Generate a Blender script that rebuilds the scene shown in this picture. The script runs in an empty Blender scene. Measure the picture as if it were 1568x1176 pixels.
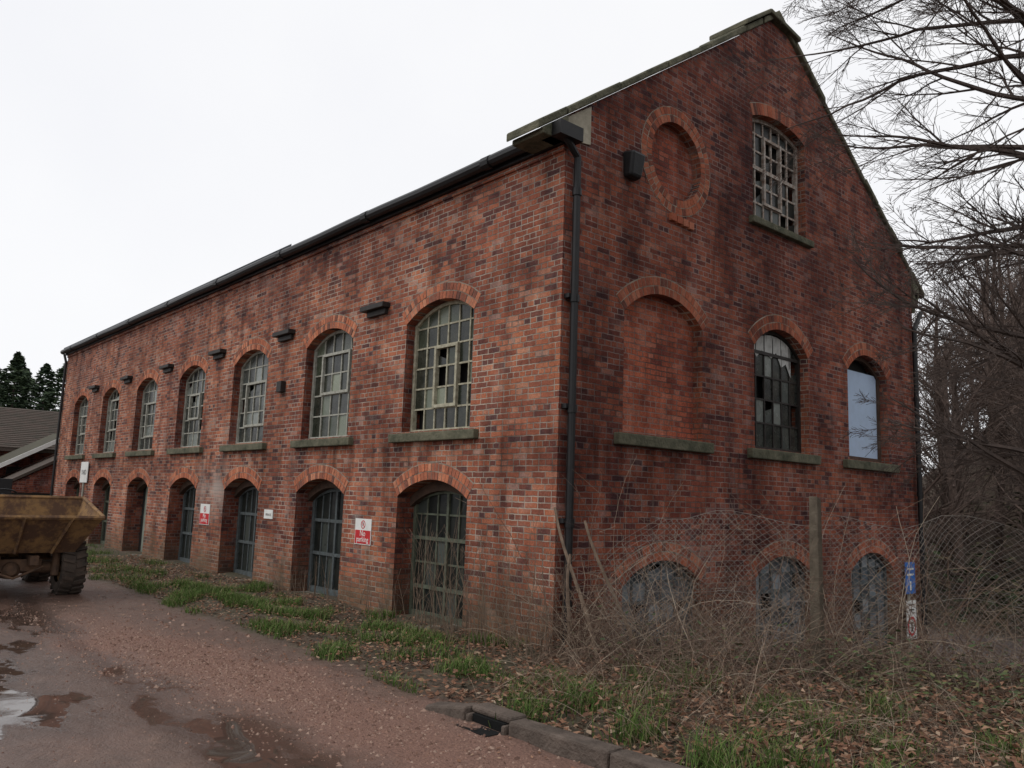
import bpy, bmesh, math, random
import numpy as np
from mathutils import Vector, noise, Matrix
random.seed(7); np.random.seed(7)
scene=bpy.context.scene
rnd=random.random
def U_(a,b): return a+(b-a)*rnd()
def smooth(x,a,b):
    t=min(1,max(0,(x-a)/(b-a))); return t*t*(3-2*t)
# ---------------------------------------------------------------- node helper
class NT:
    def __init__(s,name):
        s.m=bpy.data.materials.new(name); s.m.use_nodes=True; s.t=s.m.node_tree; s.n=s.t.nodes; s.b=s.n['Principled BSDF']
    def set(s,sock,v):
        if isinstance(v,bpy.types.NodeSocket): s.t.links.new(v,sock)
        else:
            if sock.type=='RGBA' and not hasattr(v,'__len__'): v=(v,v,v,1)
            elif sock.type=='RGBA' and len(v)==3: v=(*v,1)
            sock.default_value=v
    def math(s,op,a,b=0.0,c=None,clamp=False):
        n=s.n.new('ShaderNodeMath'); n.operation=op; n.use_clamp=clamp
        s.set(n.inputs[0],a); s.set(n.inputs[1],b)
        if c is not None: s.set(n.inputs[2],c)
        return n.outputs[0]
    def mix(s,f,a,b,mode='MIX'):
        n=s.n.new('ShaderNodeMix'); n.data_type='RGBA'; n.blend_type=mode; n.clamp_factor=True
        s.set(n.inputs[0],f); s.set(n.inputs[6],a); s.set(n.inputs[7],b); return n.outputs[2]
    def ramp(s,f,stops,interp='LINEAR'):
        n=s.n.new('ShaderNodeValToRGB'); cr=n.color_ramp; cr.interpolation=interp
        while len(cr.elements)<len(stops): cr.elements.new(.5)
        for e,(p,c) in zip(cr.elements,stops):
            e.position=p; e.color=(c,c,c,1) if not hasattr(c,'__len__') else (*c,1)
        s.set(n.inputs[0],f); return n.outputs[0]
    def noise(s,vec,scale,detail=4,rough=.55):
        n=s.n.new('ShaderNodeTexNoise'); n.inputs['Scale'].default_value=scale; n.inputs['Detail'].default_value=detail
        n.inputs['Roughness'].default_value=rough
        if vec is not None: s.t.links.new(vec,n.inputs['Vector'])
        return n.outputs[0]
    def range(s,v,a,b,c=0,d=1,sm=False):
        n=s.n.new('ShaderNodeMapRange'); n.interpolation_type='SMOOTHSTEP' if sm else 'LINEAR'
        s.set(n.inputs[0],v); 
        for i,q in enumerate((a,b,c,d)): n.inputs[i+1].default_value=q
        return n.outputs[0]
    def bump(s,h,strength,dist,normal=None):
        n=s.n.new('ShaderNodeBump'); s.set(n.inputs['Strength'],strength); n.inputs['Distance'].default_value=dist
        s.set(n.inputs['Height'],h)
        if normal is not None: s.set(n.inputs['Normal'],normal)
        return n.outputs[0]
    def geo(s): return s.n.new('ShaderNodeNewGeometry')
    def out(s,col=None,rough=None,normal=None,metal=None,spec=None):
        if col is not None: s.set(s.b.inputs['Base Color'],col)
        if rough is not None: s.set(s.b.inputs['Roughness'],rough)
        if normal is not None: s.set(s.b.inputs['Normal'],normal)
        if metal is not None: s.set(s.b.inputs['Metallic'],metal)
        if spec is not None: s.set(s.b.inputs['Specular IOR Level'],spec)
        return s.m
def simple(name,c1,c2=None,rough=.8,scale=6,bump=.3,dist=.01,metal=0,island=0,spec=.3):
    m=NT(name); g=m.geo(); P=g.outputs['Position']
    if c2 is None: c2=tuple(v*.55 for v in c1)
    f=m.ramp(m.noise(P,scale,5,.65),[(.3,0),(.7,1)])
    col=m.mix(f,c1,c2)
    if bump>.15: nb=m.bump(m.noise(P,scale*6,3),bump,dist)
    else: nb=None
    return m.out(col,rough,nb,metal,spec)
def island_mat(name,stops,rough=.8,spec=.2):
    m=NT(name); g=m.geo()
    m.out(m.ramp(g.outputs['Random Per Island'],stops),rough,None,None,spec)
    return m.m
# ---------------------------------------------------------------- brick
def brick_mat(name,ramp,mortar,gable_dark=.62,patch=True):
    m=NT(name); g=m.geo(); P=g.outputs['Position']
    sp=m.n.new('ShaderNodeSeparateXYZ'); m.t.links.new(P,sp.inputs[0])
    sn=m.n.new('ShaderNodeSeparateXYZ'); m.t.links.new(g.outputs['True Normal'],sn.inputs[0])
    ax=m.math('GREATER_THAN',m.math('ABSOLUTE',sn.outputs[0]),.5)
    gx=m.math('GREATER_THAN',sn.outputs[0],.5)
    mx=m.n.new('ShaderNodeMix'); mx.data_type='FLOAT'
    m.set(mx.inputs[0],ax); m.set(mx.inputs[2],sp.outputs[0]); m.set(mx.inputs[3],sp.outputs[1])
    wn=m.noise(P,9.0,2)
    wob=m.math('MULTIPLY_ADD',wn,.020,-.010)
    u=m.math('ADD',mx.outputs[0],wob); v=m.math('SUBTRACT',sp.outputs[2],wob)
    cb=m.n.new('ShaderNodeCombineXYZ'); m.set(cb.inputs[0],m.math('ADD',u,60)); m.set(cb.inputs[1],m.math('ADD',v,20))
    b=m.n.new('ShaderNodeTexBrick'); b.offset=.5; b.offset_frequency=2; b.squash=.5; b.squash_frequency=3
    m.t.links.new(cb.outputs[0],b.inputs['Vector'])
    for k,val in (('Scale',1),('Mortar Size',.0078),('Mortar Smooth',.35),('Bias',0),('Brick Width',.224),('Row Height',.0715)):
        b.inputs[k].default_value=val
    b.inputs['Color1'].default_value=(0,0,0,1); b.inputs['Color2'].default_value=(1,1,1,1); b.inputs['Mortar'].default_value=(.5,.5,.5,1)
    n22=m.noise(P,2.2,3)
    t=m.math('ADD',m.math('MULTIPLY_ADD',b.outputs[0],.92,.04),m.math('MULTIPLY_ADD',n22,1.0,-.5))
    bc=m.ramp(t,ramp)
    pl=m.ramp(m.noise(P,.42,3,.6),[(.40,0),(.60,1)])
    bc=m.mix(m.math('MULTIPLY',pl,.5),bc,m.mix(1.0,bc,(.72,.66,.80),'MULTIPLY'))
    gr=m.noise(P,42,4,.7)
    bc=m.mix(1.0,bc,m.ramp(gr,[(.25,.5),(.75,1.4)]),'MULTIPLY')
    mo=m.mix(m.ramp(m.noise(P,1.7,4,.6),[(.42,0),(.62,1)]),mortar,tuple(c*.32 for c in mortar))
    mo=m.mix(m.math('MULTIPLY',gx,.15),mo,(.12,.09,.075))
    col=m.mix(m.math('MULTIPLY',b.outputs[1],.95),bc,mo)
    big=m.noise(P,.62,6,.70)
    soot=m.ramp(big,[(.38,1),(.57,0)])
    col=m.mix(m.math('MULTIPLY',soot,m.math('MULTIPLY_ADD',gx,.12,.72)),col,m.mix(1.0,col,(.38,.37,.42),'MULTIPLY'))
    mp=m.n.new('ShaderNodeMapping'); mp.inputs['Scale'].default_value=(2.4,2.4,.22); m.t.links.new(P,mp.inputs[0])
    sn_=m.noise(mp.outputs[0],1.2,5,.65)
    st=m.ramp(sn_,[(.47,0),(.64,1)])
    col=m.mix(m.math('MULTIPLY',st,.65),col,m.mix(1.0,col,(.42,.39,.40),'MULTIPLY'))
    # grime washed down from the sills
    sl_=m.math('MULTIPLY',m.range(sp.outputs[2],1.7,2.42),m.math('LESS_THAN',sp.outputs[2],2.45))
    mp2=m.n.new('ShaderNodeMapping'); mp2.inputs['Scale'].default_value=(5,5,.15); m.t.links.new(P,mp2.inputs[0])
    col=m.mix(m.math('MULTIPLY',m.math('MULTIPLY',sl_,m.ramp(m.noise(mp2.outputs[0],1.5,4,.6),[(.42,0),(.6,1)])),.6),col,m.mix(1.0,col,(.36,.34,.33),'MULTIPLY'))
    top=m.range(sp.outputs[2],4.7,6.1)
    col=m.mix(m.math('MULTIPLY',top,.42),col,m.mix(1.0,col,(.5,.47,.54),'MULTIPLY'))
    ef=m.ramp(m.noise(P,1.3,7,.76),[(.55,0),(.68,1)])
    lm=m.range(sp.outputs[2],2.8,.4,.22,.46)
    if patch:
        dx=m.math('MULTIPLY',m.math('ADD',sp.outputs[0],9.9),.55); dz=m.math('ADD',sp.outputs[2],-1.7)
        dd=m.math('SQRT',m.math('ADD',m.math('MULTIPLY',dx,dx),m.math('MULTIPLY',dz,dz)))
        pm=m.range(m.math('ADD',dd,m.math('MULTIPLY_ADD',gr,.6,m.math('MULTIPLY',big,.9))),1.6,.75)
        pm=m.math('MULTIPLY',pm,m.math('SUBTRACT',1,gx))
        lm=m.math('ADD',lm,m.math('MULTIPLY',pm,.5)); ef=m.math('MAXIMUM',ef,m.math('MULTIPLY',pm,m.ramp(n22,[(.4,.2),(.55,1)])))
    col=m.mix(m.math('MULTIPLY',ef,lm,clamp=True),col,(.40,.34,.30))
    bs=m.range(m.math('ADD',sp.outputs[2],m.math('MULTIPLY',n22,-1.5)),.15,-.7)
    col=m.mix(m.math('MULTIPLY',bs,.65),col,m.mix(gr,(.07,.06,.035),(.16,.13,.085)))
    col=m.mix(gx,col,m.mix(1.0,col,(gable_dark,gable_dark*.88,gable_dark*.93),'MULTIPLY'))  # darker gable brick, with its purplish shade put into the colour
    h=m.math('SUBTRACT',m.math('MULTIPLY_ADD',gr,.7,m.math('MULTIPLY',b.outputs[0],.3)),m.math('MULTIPLY',b.outputs[1],.9))
    return m.out(col,.9,m.bump(h,.95,.013),None,.12)
RAMP=[(0.0,(.13,.065,.058)),(.2,(.26,.092,.06)),(.5,(.40,.138,.078)),(.8,(.48,.172,.09)),(.95,(.55,.26,.16)),(1.0,(.46,.27,.20))]
RAMP2=[(0.0,(.28,.095,.064)),(.3,(.44,.14,.075)),(.7,(.54,.175,.09)),(1.0,(.58,.25,.15))]
M_brick=brick_mat('brick_wall_mat',RAMP,(.50,.43,.35),.74)
M_brick2=brick_mat('brick_infill_mat',RAMP2,(.46,.38,.30),.98,False)
def vous():
    m=NT('arch_brick'); g=m.geo(); P=g.outputs['Position']
    sn=m.n.new('ShaderNodeSeparateXYZ'); m.t.links.new(g.outputs['True Normal'],sn.inputs[0])
    c=m.ramp(g.outputs['Random Per Island'],[(0,(.18,.085,.065)),(.3,(.36,.13,.08)),(.7,(.50,.17,.09)),(1,(.56,.25,.15))])
    c=m.mix(1.0,c,m.ramp(m.noise(P,40,4,.7),[(.25,.6),(.75,1.25)]),'MULTIPLY')
    soot=m.ramp(m.noise(P,.62,6,.70),[(.38,1),(.57,0)])
    c=m.mix(m.math('MULTIPLY',soot,.55),c,m.mix(1.0,c,(.4,.37,.41),'MULTIPLY'))
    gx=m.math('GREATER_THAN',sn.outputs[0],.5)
    c=m.mix(gx,c,m.mix(1.0,c,(.76,.68,.70),'MULTIPLY'))  # gable arches darkened likewise, shade put into the brick colour
    return m.out(c,.9,m.bump(m.noise(P,60,3),.5,.008),None,.12)
M_vous=vous()
M_mortar=simple('mortar',(.34,.29,.23),(.12,.10,.08),.95,5)
M_stone=simple('weathered_stone',(.15,.14,.095),(.045,.048,.03),.95,5,.8,.02)
M_conc=simple('concrete',(.24,.21,.17),(.10,.095,.075),.95,5,.6,.01)
M_render=simple('cement_render',(.42,.38,.30),(.22,.20,.15),.95,5,.6,.01)
M_black=simple('black_pipe_paint',(.008,.008,.009),(.014,.013,.013),.45,9,.1,.002,spec=.3)
M_slate=simple('slate',(.13,.135,.145),(.07,.075,.08),.8,3)
M_cream=simple('cream_window_paint',(.46,.44,.33),(.20,.175,.12),.7,14,.4,.004)
M_pale=simple('pale_window_paint',(.42,.42,.37),(.20,.19,.15),.7,14,.4,.004)
M_green=simple('green_window_paint',(.11,.125,.09),(.05,.052,.036),.7,12,.4,.004)
M_blue=simple('bluegrey_paint',(.095,.115,.12),(.05,.052,.05),.7,12,.4,.004)
M_rustf=simple('rusty_white_paint',(.44,.42,.38),(.16,.085,.05),.8,14,.5,.004)
M_dark=simple('dark_void',(.012,.012,.012),(.02,.018,.015),.95,4)
M_brownwood=simple('brown_timber',(.095,.055,.038),(.045,.028,.02),.85,10)
M_doorgreen=simple('pale_green_door_paint',(.26,.29,.25),(.12,.135,.105),.7,6)
M_iron=simple('dark_iron',(.03,.025,.022),(.015,.012,.01),.6,10)
def glass(name,stops,rough=.08,spec=.4,dirt=.5):
    m=NT(name); g=m.geo(); P=g.outputs['Position']
    c=m.ramp(g.outputs['Random Per Island'],stops)
    c=m.mix(m.ramp(m.noise(P,4,5,.7),[(.4,0),(.8,dirt)]),c,(.10,.098,.075))
    r=m.math('MULTIPLY_ADD',m.noise(P,7,4),.35,rough)
    return m.out(c,r,m.bump(m.noise(P,2.5,2),.25,.02),None,spec)
M_glass=glass('dirty_glass',[(0,(.006,.007,.006)),(.6,(.014,.018,.012)),(.78,(.04,.05,.032)),(.93,(.12,.14,.10)),(1,(.26,.28,.20))])  # dirty panes, with greenish tree reflections painted into the paler tones
M_glassL=glass('pale_dirty_glass',[(0,(.008,.010,.010)),(.55,(.02,.025,.023)),(.82,(.065,.075,.07)),(1,(.22,.24,.22))])
M_glassD=glass('dark_glass',[(0,(.006,.007,.007)),(.5,(.010,.012,.011)),(.88,(.022,.027,.025)),(1,(.08,.09,.08))],.15,.18,.2)
M_glassG=glass('grey_boarded_panes',[(0,(.025,.03,.036)),(.4,(.09,.115,.135)),(1,(.21,.24,.26))],.3,.3,.5)
M_glassB=glass('blue_board',[(0,(.36,.46,.62)),(1,(.42,.52,.66))],.5,.3,.2)
# ---------------------------------------------------------------- mesh helpers
def link(o,parent=None):
    scene.collection.objects.link(o)
    if parent is not None: o.parent=parent
    return o
def empty(name):
    e=bpy.data.objects.new(name,None); e.empty_display_size=.3; scene.collection.objects.link(e); return e
CAND=[np.array([0,0,1.]),np.array([1.,0,0]),np.array([0,1.,0]),np.array([.577,.577,.577])]
class Acc:
    def __init__(s): s.v=[]; s.f=[]
    def quad(s,a,b,c,d):
        n=len(s.v); s.v+= [tuple(a),tuple(b),tuple(c),tuple(d)]; s.f.append((n,n+1,n+2,n+3))
    def hexa(s,p):
        n=len(s.v); s.v+=[tuple(q) for q in p]
        for f in ((0,3,2,1),(4,5,6,7),(0,1,5,4),(1,2,6,5),(2,3,7,6),(3,0,4,7)): s.f.append(tuple(n+i for i in f))
    def box(s,x0,x1,y0,y1,z0,z1):
        s.hexa([(x0,y0,z0),(x1,y0,z0),(x1,y1,z0),(x0,y1,z0),(x0,y0,z1),(x1,y0,z1),(x1,y1,z1),(x0,y1,z1)])
    def pbox(s,P,u0,u1,v0,v1,w0,w1):
        s.hexa([P(u0,v0,w0),P(u1,v0,w0),P(u1,v0,w1),P(u0,v0,w1),P(u0,v1,w0),P(u1,v1,w0),P(u1,v1,w1),P(u0,v1,w1)])
    def tube(s,pts,rad,n=4,cap=False):
        pts=np.asarray(pts,float); k=len(pts)
        if k<2: return
        if not hasattr(rad,'__len__'): rad=[rad]*k
        rad=np.asarray(rad,float)
        T=np.gradient(pts,axis=0); T/= (np.linalg.norm(T,axis=1)[:,None]+1e-9)
        ref=min(CAND,key=lambda c:np.abs(T@c).max())
        A=np.cross(T,ref); A/=(np.linalg.norm(A,axis=1)[:,None]+1e-9); B=np.cross(T,A)
        base=len(s.v)
        ang=np.arange(n)*2*math.pi/n
        ring=pts[:,None,:]+rad[:,None,None]*(np.cos(ang)[None,:,None]*A[:,None,:]+np.sin(ang)[None,:,None]*B[:,None,:])
        s.v+=list(map(tuple,ring.reshape(-1,3)))
        for i in range(k-1):
            for j in range(n):
                a=base+i*n+j; b=base+i*n+(j+1)%n
                s.f.append((a,b,b+n,a+n))
        if cap:
            s.f.append(tuple(base+j for j in range(n))); s.f.append(tuple(base+(k-1)*n+j for j in range(n))[::-1])
    def cyl(s,a,b,r,n=12,r2=None): s.tube([a,b],[r,r if r2 is None else r2],n,True)
    def obj(s,name,mat,parent=None,fix=True,smoothf=False,bevel=0):
        me=bpy.data.meshes.new(name); me.from_pydata(s.v,[],s.f); me.update()
        if fix:
            bm=bmesh.new(); bm.from_mesh(me); bmesh.ops.recalc_face_normals(bm,faces=bm.faces); bm.to_mesh(me); bm.free()
        me.materials.append(mat)
        if smoothf:
            for p in me.polygons: p.use_smooth=True
        o=bpy.data.objects.new(name,me); link(o,parent)
        if bevel:
            b=o.modifiers.new('bevel','BEVEL'); b.width=bevel; b.segments=2; b.limit_method='ANGLE'
        return o
PL=lambda u,v,w:(u,-w,v)
PG=lambda u,v,w:(w,u,v)
def arch_pts(c,hw,spring,crown,n=12):
    h=crown-spring
    if h<=0.001: return [(c+hw,spring),(c-hw,spring)]
    R=(hw*hw+h*h)/(2*h); cz=crown-R; a=math.asin(min(1,hw/R))
    return [(c+R*math.sin(a-2*a*i/n),cz+R*math.cos(a-2*a*i/n)) for i in range(n+1)]
def opening(c,hw,bot,spring,crown): return [(c-hw,bot),(c+hw,bot)]+arch_pts(c,hw,spring,crown)
def plate(name,outer,holes,P,w0,w1,mat,parent):
    cu=bpy.data.curves.new(name,'CURVE'); cu.dimensions='2D'; cu.fill_mode='BOTH'; cu.extrude=abs(w1-w0)/2
    for pl in [outer]+holes:
        s=cu.splines.new('POLY'); s.points.add(len(pl)-1)
        for q,(x,y) in zip(s.points,pl): q.co=(x,y,0,1)
        s.use_cyclic_u=True
    o=bpy.data.objects.new(name+'_c',cu); scene.collection.objects.link(o)
    dg=bpy.context.evaluated_depsgraph_get(); dg.update()
    me=bpy.data.meshes.new_from_object(o.evaluated_get(dg))
    mid=(w0+w1)/2
    for v in me.vertices: v.co=P(v.co.x,v.co.y,mid+v.co.z)
    bpy.data.objects.remove(o)
    bm=bmesh.new(); bm.from_mesh(me); bmesh.ops.remove_doubles(bm,verts=bm.verts,dist=1e-5); bmesh.ops.recalc_face_normals(bm,faces=bm.faces); bm.to_mesh(me); bm.free()
    me.name=name; me.materials.clear(); me.materials.append(mat)
    for p in me.polygons: p.use_smooth=False
    return link(bpy.data.objects.new(name,me),parent)
vouA=Acc(); morA=Acc()
def ring(P,c,hw,spring,crown,th,rows=1,full=False,r0=None,cz0=None):
    if full: R=r0; cz=cz0; a0,a1=0,2*math.pi
    else:
        h=crown-spring; R=(hw*hw+h*h)/(2*h); cz=crown-R; a=math.asin(hw/R); a0,a1=-a,a
    t1=th/rows
    for k in range(rows):
        ra=R+k*t1; rb=ra+t1-.013
        n=max(6,int((a1-a0)*(ra+rb)/2/.077)); da=(a1-a0)/n; gap=.006/ra
        for i in range(n):
            b0=a0+i*da+gap*U_(.6,1.4); b1=a0+(i+1)*da-gap*U_(.6,1.4); j=U_(-.002,.005); jr=U_(-.006,.004)
            q=[(c+r*math.sin(b),cz+r*math.cos(b)) for r,b in ((ra,b0),(ra,b1),(rb+jr,b1),(rb+jr,b0))]
            vouA.hexa([P(x,z,-.10) for x,z in q]+[P(x,z,.006+j) for x,z in q])
    n=32
    for i in range(n):
        b0=a0+(a1-a0)*i/n; b1=a0+(a1-a0)*(i+1)/n
        q=[(c+r*math.sin(b),cz+r*math.cos(b)) for r,b in ((R+.001,b0),(R+.001,b1),(R+th,b1),(R+th,b0))]
        morA.quad(*[P(x,z,.0025) for x,z in q])
def arch_h(u,c,hw,spring,crown):
    h=crown-spring
    if h<.001: return spring
    R=(hw*hw+h*h)/(2*h); cz=crown-R; return cz+math.sqrt(max(0,R*R-(u-c)**2))
def window(name,P,c,hw,bot,spring,crown,depth,cols,rows,mat,gmat,par,bar=.022,frame=.05,transom=None,mull=None,broken=0,casement=None):
    A=Acc(); G=Acc(); w0=-depth; 
    L,R=c-hw,c+hw
    A.pbox(P,L,L+frame,bot,arch_h(L+frame/2,c,hw,spring,crown),w0-.03,w0+.04)
    A.pbox(P,R-frame,R,bot,arch_h(R-frame/2,c,hw,spring,crown),w0-.03,w0+.04)
    A.pbox(P,L+frame,R-frame,bot,bot+frame*1.2,w0-.03,w0+.045)
    n=12
    for i in range(n):
        u0=L+frame+(2*hw-2*frame)*i/n; u1=L+frame+(2*hw-2*frame)*(i+1)/n
        h0,h1=arch_h(u0,c,hw,spring,crown),arch_h(u1,c,hw,spring,crown)
        A.hexa([P(u0,h0-frame,w0-.03),P(u1,h1-frame,w0-.03),P(u1,h1-frame,w0+.035),P(u0,h0-frame,w0+.035),P(u0,h0,w0-.03),P(u1,h1,w0-.03),P(u1,h1,w0+.035),P(u0,h0,w0+.035)])
    iw=2*hw-2*frame; ib=bot+frame*1.2
    us=[L+frame+iw*i/cols for i in range(cols+1)]
    vs=[ib+(crown-.02-ib)*j/rows for j in range(rows+1)]
    for k,u in enumerate(us[1:-1]):
        b=bar*(1.9 if mull and (k+1) in mull else 1)
        A.pbox(P,u-b/2,u+b/2,ib,arch_h(u,c,hw,spring,crown)-frame*.6,w0-.012,w0+.018*(1.7 if b>bar else 1))
    for k,v in enumerate(vs[1:-1]):
        b=bar*(1.9 if transom and (k+1) in transom else 1)
        A.pbox(P,L+frame,R-frame,v-b/2,v+b/2,w0-.0105,w0+.0155*(1.9 if b>bar else 1))
    if casement:
        i0,i1,j0,j1=casement; b=.045
        u0,u1,v0,v1=us[i0],us[i1],vs[j0],vs[j1]
        A.pbox(P,u0-b/2,u0+b/2,v0,v1,w0-.02,w0+.05);A.pbox(P,u1-b/2,u1+b/2,v0,v1,w0-.02,w0+.05)
        A.pbox(P,u0+b/2,u1-b/2,v0,v0+b,w0-.02,w0+.048);A.pbox(P,u0+b/2,u1-b/2,v1-b,v1,w0-.02,w0+.048)
    for i in range(cols):
        for j in range(rows):
            if rnd()<broken: continue
            u0,u1,v0,v1=us[i],us[i+1],vs[j],vs[j+1]
            t0=min(v1,arch_h(u0,c,hw,spring,crown)-.01); t1=min(v1,arch_h(u1,c,hw,spring,crown)-.01)
            if min(t0,t1)<=v0: continue
            j1,j2,j3=U_(-.004,.004),U_(-.004,.004),U_(-.003,.003)
            if rnd()<broken*1.2:
                G.quad(P(u0,v0,w0+j1),P(u1,v0,w0+j2),P(u1,v0+(t1-v0)*U_(.2,.9),w0-j1),P(u0,v0+(t0-v0)*U_(.1,.6),w0-j2)); continue
            G.quad(P(u0,v0,w0+j1),P(u1,v0,w0+j2),P(u1,t1,w0-j1+j3),P(u0,t0,w0-j2+j3))
    D=Acc(); D.pbox(P,L-.01,R+.01,bot-.02,crown+.02,w0-.16,w0-.12)
    A.obj(name+'_frame',mat,par); G.obj(name+'_panes',gmat,par,fix=False); D.obj(name+'_interior',M_dark,par)
# ---------------------------------------------------------------- BUILDING
bld=empty('brick_mill_building')
Lx,Wd,H=23.38,9.61,5.92
xc=[-2.42-3.1*i for i in range(7)]
gy=[1.93,4.82,7.67]
holesL=[opening(x,.79,2.59,4.16,4.42) for x in xc]+[opening(x,.80,.02,1.68,1.92) for x in xc]
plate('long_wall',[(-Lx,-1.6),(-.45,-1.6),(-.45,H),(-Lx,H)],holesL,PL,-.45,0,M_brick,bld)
slope=.706
gout=[(0,-1.8),(Wd,-1.8),(Wd,6.3),(Wd/2,6.3+slope*Wd/2),(0,6.3)]
circ=[(2.16+.55*math.cos(t*2*math.pi/40),6.38+.55*math.sin(t*2*math.pi/40)) for t in range(40)]
ghw=[.82,.78,.75]
holesG=[opening(gy[i],ghw[i],2.56,4.10,4.44) for i in range(3)]+[opening(gy[i],.78,-.62,.70,.99) for i in range(3)]
holesG+=[circ,opening(4.82,.78,6.08,7.72,7.88)]
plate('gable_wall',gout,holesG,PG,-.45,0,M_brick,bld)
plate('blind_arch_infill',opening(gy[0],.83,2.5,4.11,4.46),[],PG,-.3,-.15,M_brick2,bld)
plate('oculus_infill',[(2.16+.56*math.cos(t*2*math.pi/40),6.38+.56*math.sin(t*2*math.pi/40)) for t in range(40)],[],PG,-.3,-.14,M_brick2,bld)
b=Acc(); b.box(-Lx,-Lx+.45,.45,Wd,-1.6,H); b.box(-Lx+.45,-.45,Wd-.45,Wd,-1.6,H); b.obj('rear_walls',M_brick,bld)
for x in xc: 
    ring(PL,x,.79,4.16,4.42,.235,2); ring(PL,x,.80,1.68,1.92,.235,2)
for i in range(3):
    ring(PG,gy[i],ghw[i],4.10,4.44,.235,2); ring(PG,gy[i],.78,.70,.99,.235,2)
ring(PG,4.82,.78,7.72,7.88,.2,1)
ring(PG,2.16,0,0,0,.22,2,True,.55,6.38)
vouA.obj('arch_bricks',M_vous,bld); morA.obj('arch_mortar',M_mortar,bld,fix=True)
s=Acc()
for x in xc: s.pbox(PL,x-1.0+U_(-.03,.03),x+1.0+U_(-.03,.03),2.44,2.565,-.2,.09)
for i in range(3): s.pbox(PG,gy[i]-.98,gy[i]+.98,2.40,2.545,-.2,.09)
s.pbox(PG,4.82-.9,4.82+.9,5.96,6.07,-.2,.09)
for i in range(3): s.pbox(PG,gy[i]-.86,gy[i]+.86,-.74,-.63,-.2,.06)
s.obj('stone_sills',M_stone,bld,bevel=.014)
s=Acc()
for i in range(6):
    x=-4.02-3.1*i
    s.pbox(PL,x-.33,x+.33,4.50,4.58,-.02,.14); s.pbox(PL,x-.24,x+.28,4.41,4.498,-.02,.06)
s.pbox(PL,-7.20,-7.02,3.46,3.66,-.02,.10)
s.obj('iron_wall_plates',M_iron,bld,bevel=.008)
for i,x in enumerate(xc):
    window('upper_window_%d'%i,PL,x,.79,2.57,4.16,4.42,.19,[6,5,5,5,4,5,4][i],[6,5,6,6,6,6,6][i],M_cream if i==0 else M_pale,M_glass if i<2 else M_glassL,bld,casement=[(2,4,1,4),(1,4,2,4),(1,4,1,4),(1,3,2,4),(1,3,1,4),(1,4,2,5),(1,3,2,4)][i],bar=.024,frame=.05,broken=.04)
for i,x in enumerate(xc):
    if i==0: window('door_glazing_%d'%i,PL,x,.80,.04,1.62,1.80,.33,6,5,M_green,M_glassD,bld,bar=.026,frame=.06,transom=[1,3],mull=[3])
    elif i==4: pass
    else: window('door_glazing_%d'%i,PL,x,.80,.04,1.62,1.80,.36,6,3,M_blue if i<4 else M_green,M_glassD,bld,bar=.028,frame=.08,transom=[1,2],mull=[3])
    h=Acc(); a=arch_pts(x,.80,1.68,1.92,12)
    for k in range(12):
        (u1,z1),(u0,z0)=a[k],a[k+1]
        h.hexa([PL(u0,z0-.14,-.36),PL(u1,z1-.14,-.36),PL(u1,z1-.14,-.22),PL(u0,z0-.14,-.22),PL(u0,z0-.002,-.36),PL(u1,z1-.002,-.36),PL(u1,z1-.002,-.22),PL(u0,z0-.002,-.22)])
    h.obj('door_head_%d'%i,M_brownwood,bld)
d=Acc(); x=xc[4]
d.hexa([(x-.72,.42,.03),(x-.05,.30,.03),(x-.05,.34,.03),(x-.72,.46,.03),(x-.72,.42,1.8),(x-.05,.30,1.8),(x-.05,.34,1.8),(x-.72,.46,1.8)])
for zz in (.3,.95,1.6): d.box(x-.05,x+.72,.27,.33,zz,zz+.12)
for k in range(6): d.box(x-.04+k*.13,x+.08+k*.13,.33,.35,.04,1.74)
d.obj('plank_door',M_doorgreen,bld)
d=Acc(); d.box(x-.85,x+.85,.40,.44,0,1.95); d.obj('door_void',M_dark,bld)
d=Acc()
for x in xc: d.box(x-.79,x+.79,-.04,.42,-.25,.035)
d.box(xc[0]-.95,xc[0]+.95,-.42,-.043,-.3,.03)
d.obj('door_steps',M_conc,bld,bevel=.02)
window('gable_window_mid',PG,gy[1],ghw[1],2.55,4.10,4.44,.18,6,5,M_iron,M_glassL,bld,bar=.026,frame=.05,transom=[4],broken=.06)
window('gable_window_end',PG,gy[2],ghw[2],2.55,4.10,4.44,.18,1,1,M_brownwood,M_glassB,bld,frame=.07)
window('gable_attic_window',PG,4.82,.78,6.08,7.72,7.88,.17,6,6,M_rustf,M_glassD,bld,bar=.032,frame=.06,broken=.3,casement=(2,4,1,5),transom=[3])
for i in range(3): window('gable_lower_window_%d'%i,PG,gy[i],.78,-.62,.70,.99,.16,5,6,M_blue,M_glassG,bld,bar=.025,frame=.06,transom=[4],mull=[2],broken=.08)
c=Acc(); pts=[]
for k in range(9):
    u=gy[1]-.6+k*.14; top=arch_h(u,gy[1],ghw[1],4.10,4.44)-.07
    pts.append((u,top,top-.05-.22*abs(math.sin(k*1.3))-.03*k))
for k in range(8):
    a,b_=pts[k],pts[k+1]; c.quad(PG(a[0],a[2],-.165),PG(b_[0],b_[2],-.160),PG(b_[0],b_[1],-.165),PG(a[0],a[1],-.16))
c.obj('torn_curtain',simple('cloth',(.5,.5,.48),(.3,.3,.28)),bld,fix=False)
s=Acc(); zc=lambda y:6.3+slope*(y if y<Wd/2 else Wd-y)
def cop(y0,y1,t0=.0,t1=.11,x0=-.52,x1=.07):
    s.hexa([(x0,y0,zc(y0)+t0),(x1,y0,zc(y0)+t0),(x1,y1,zc(y1)+t0),(x0,y1,zc(y1)+t0),(x0,y0,zc(y0)+t1),(x1,y0,zc(y0)+t1),(x1,y1,zc(y1)+t1),(x0,y1,zc(y1)+t1)])
n=11
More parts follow.
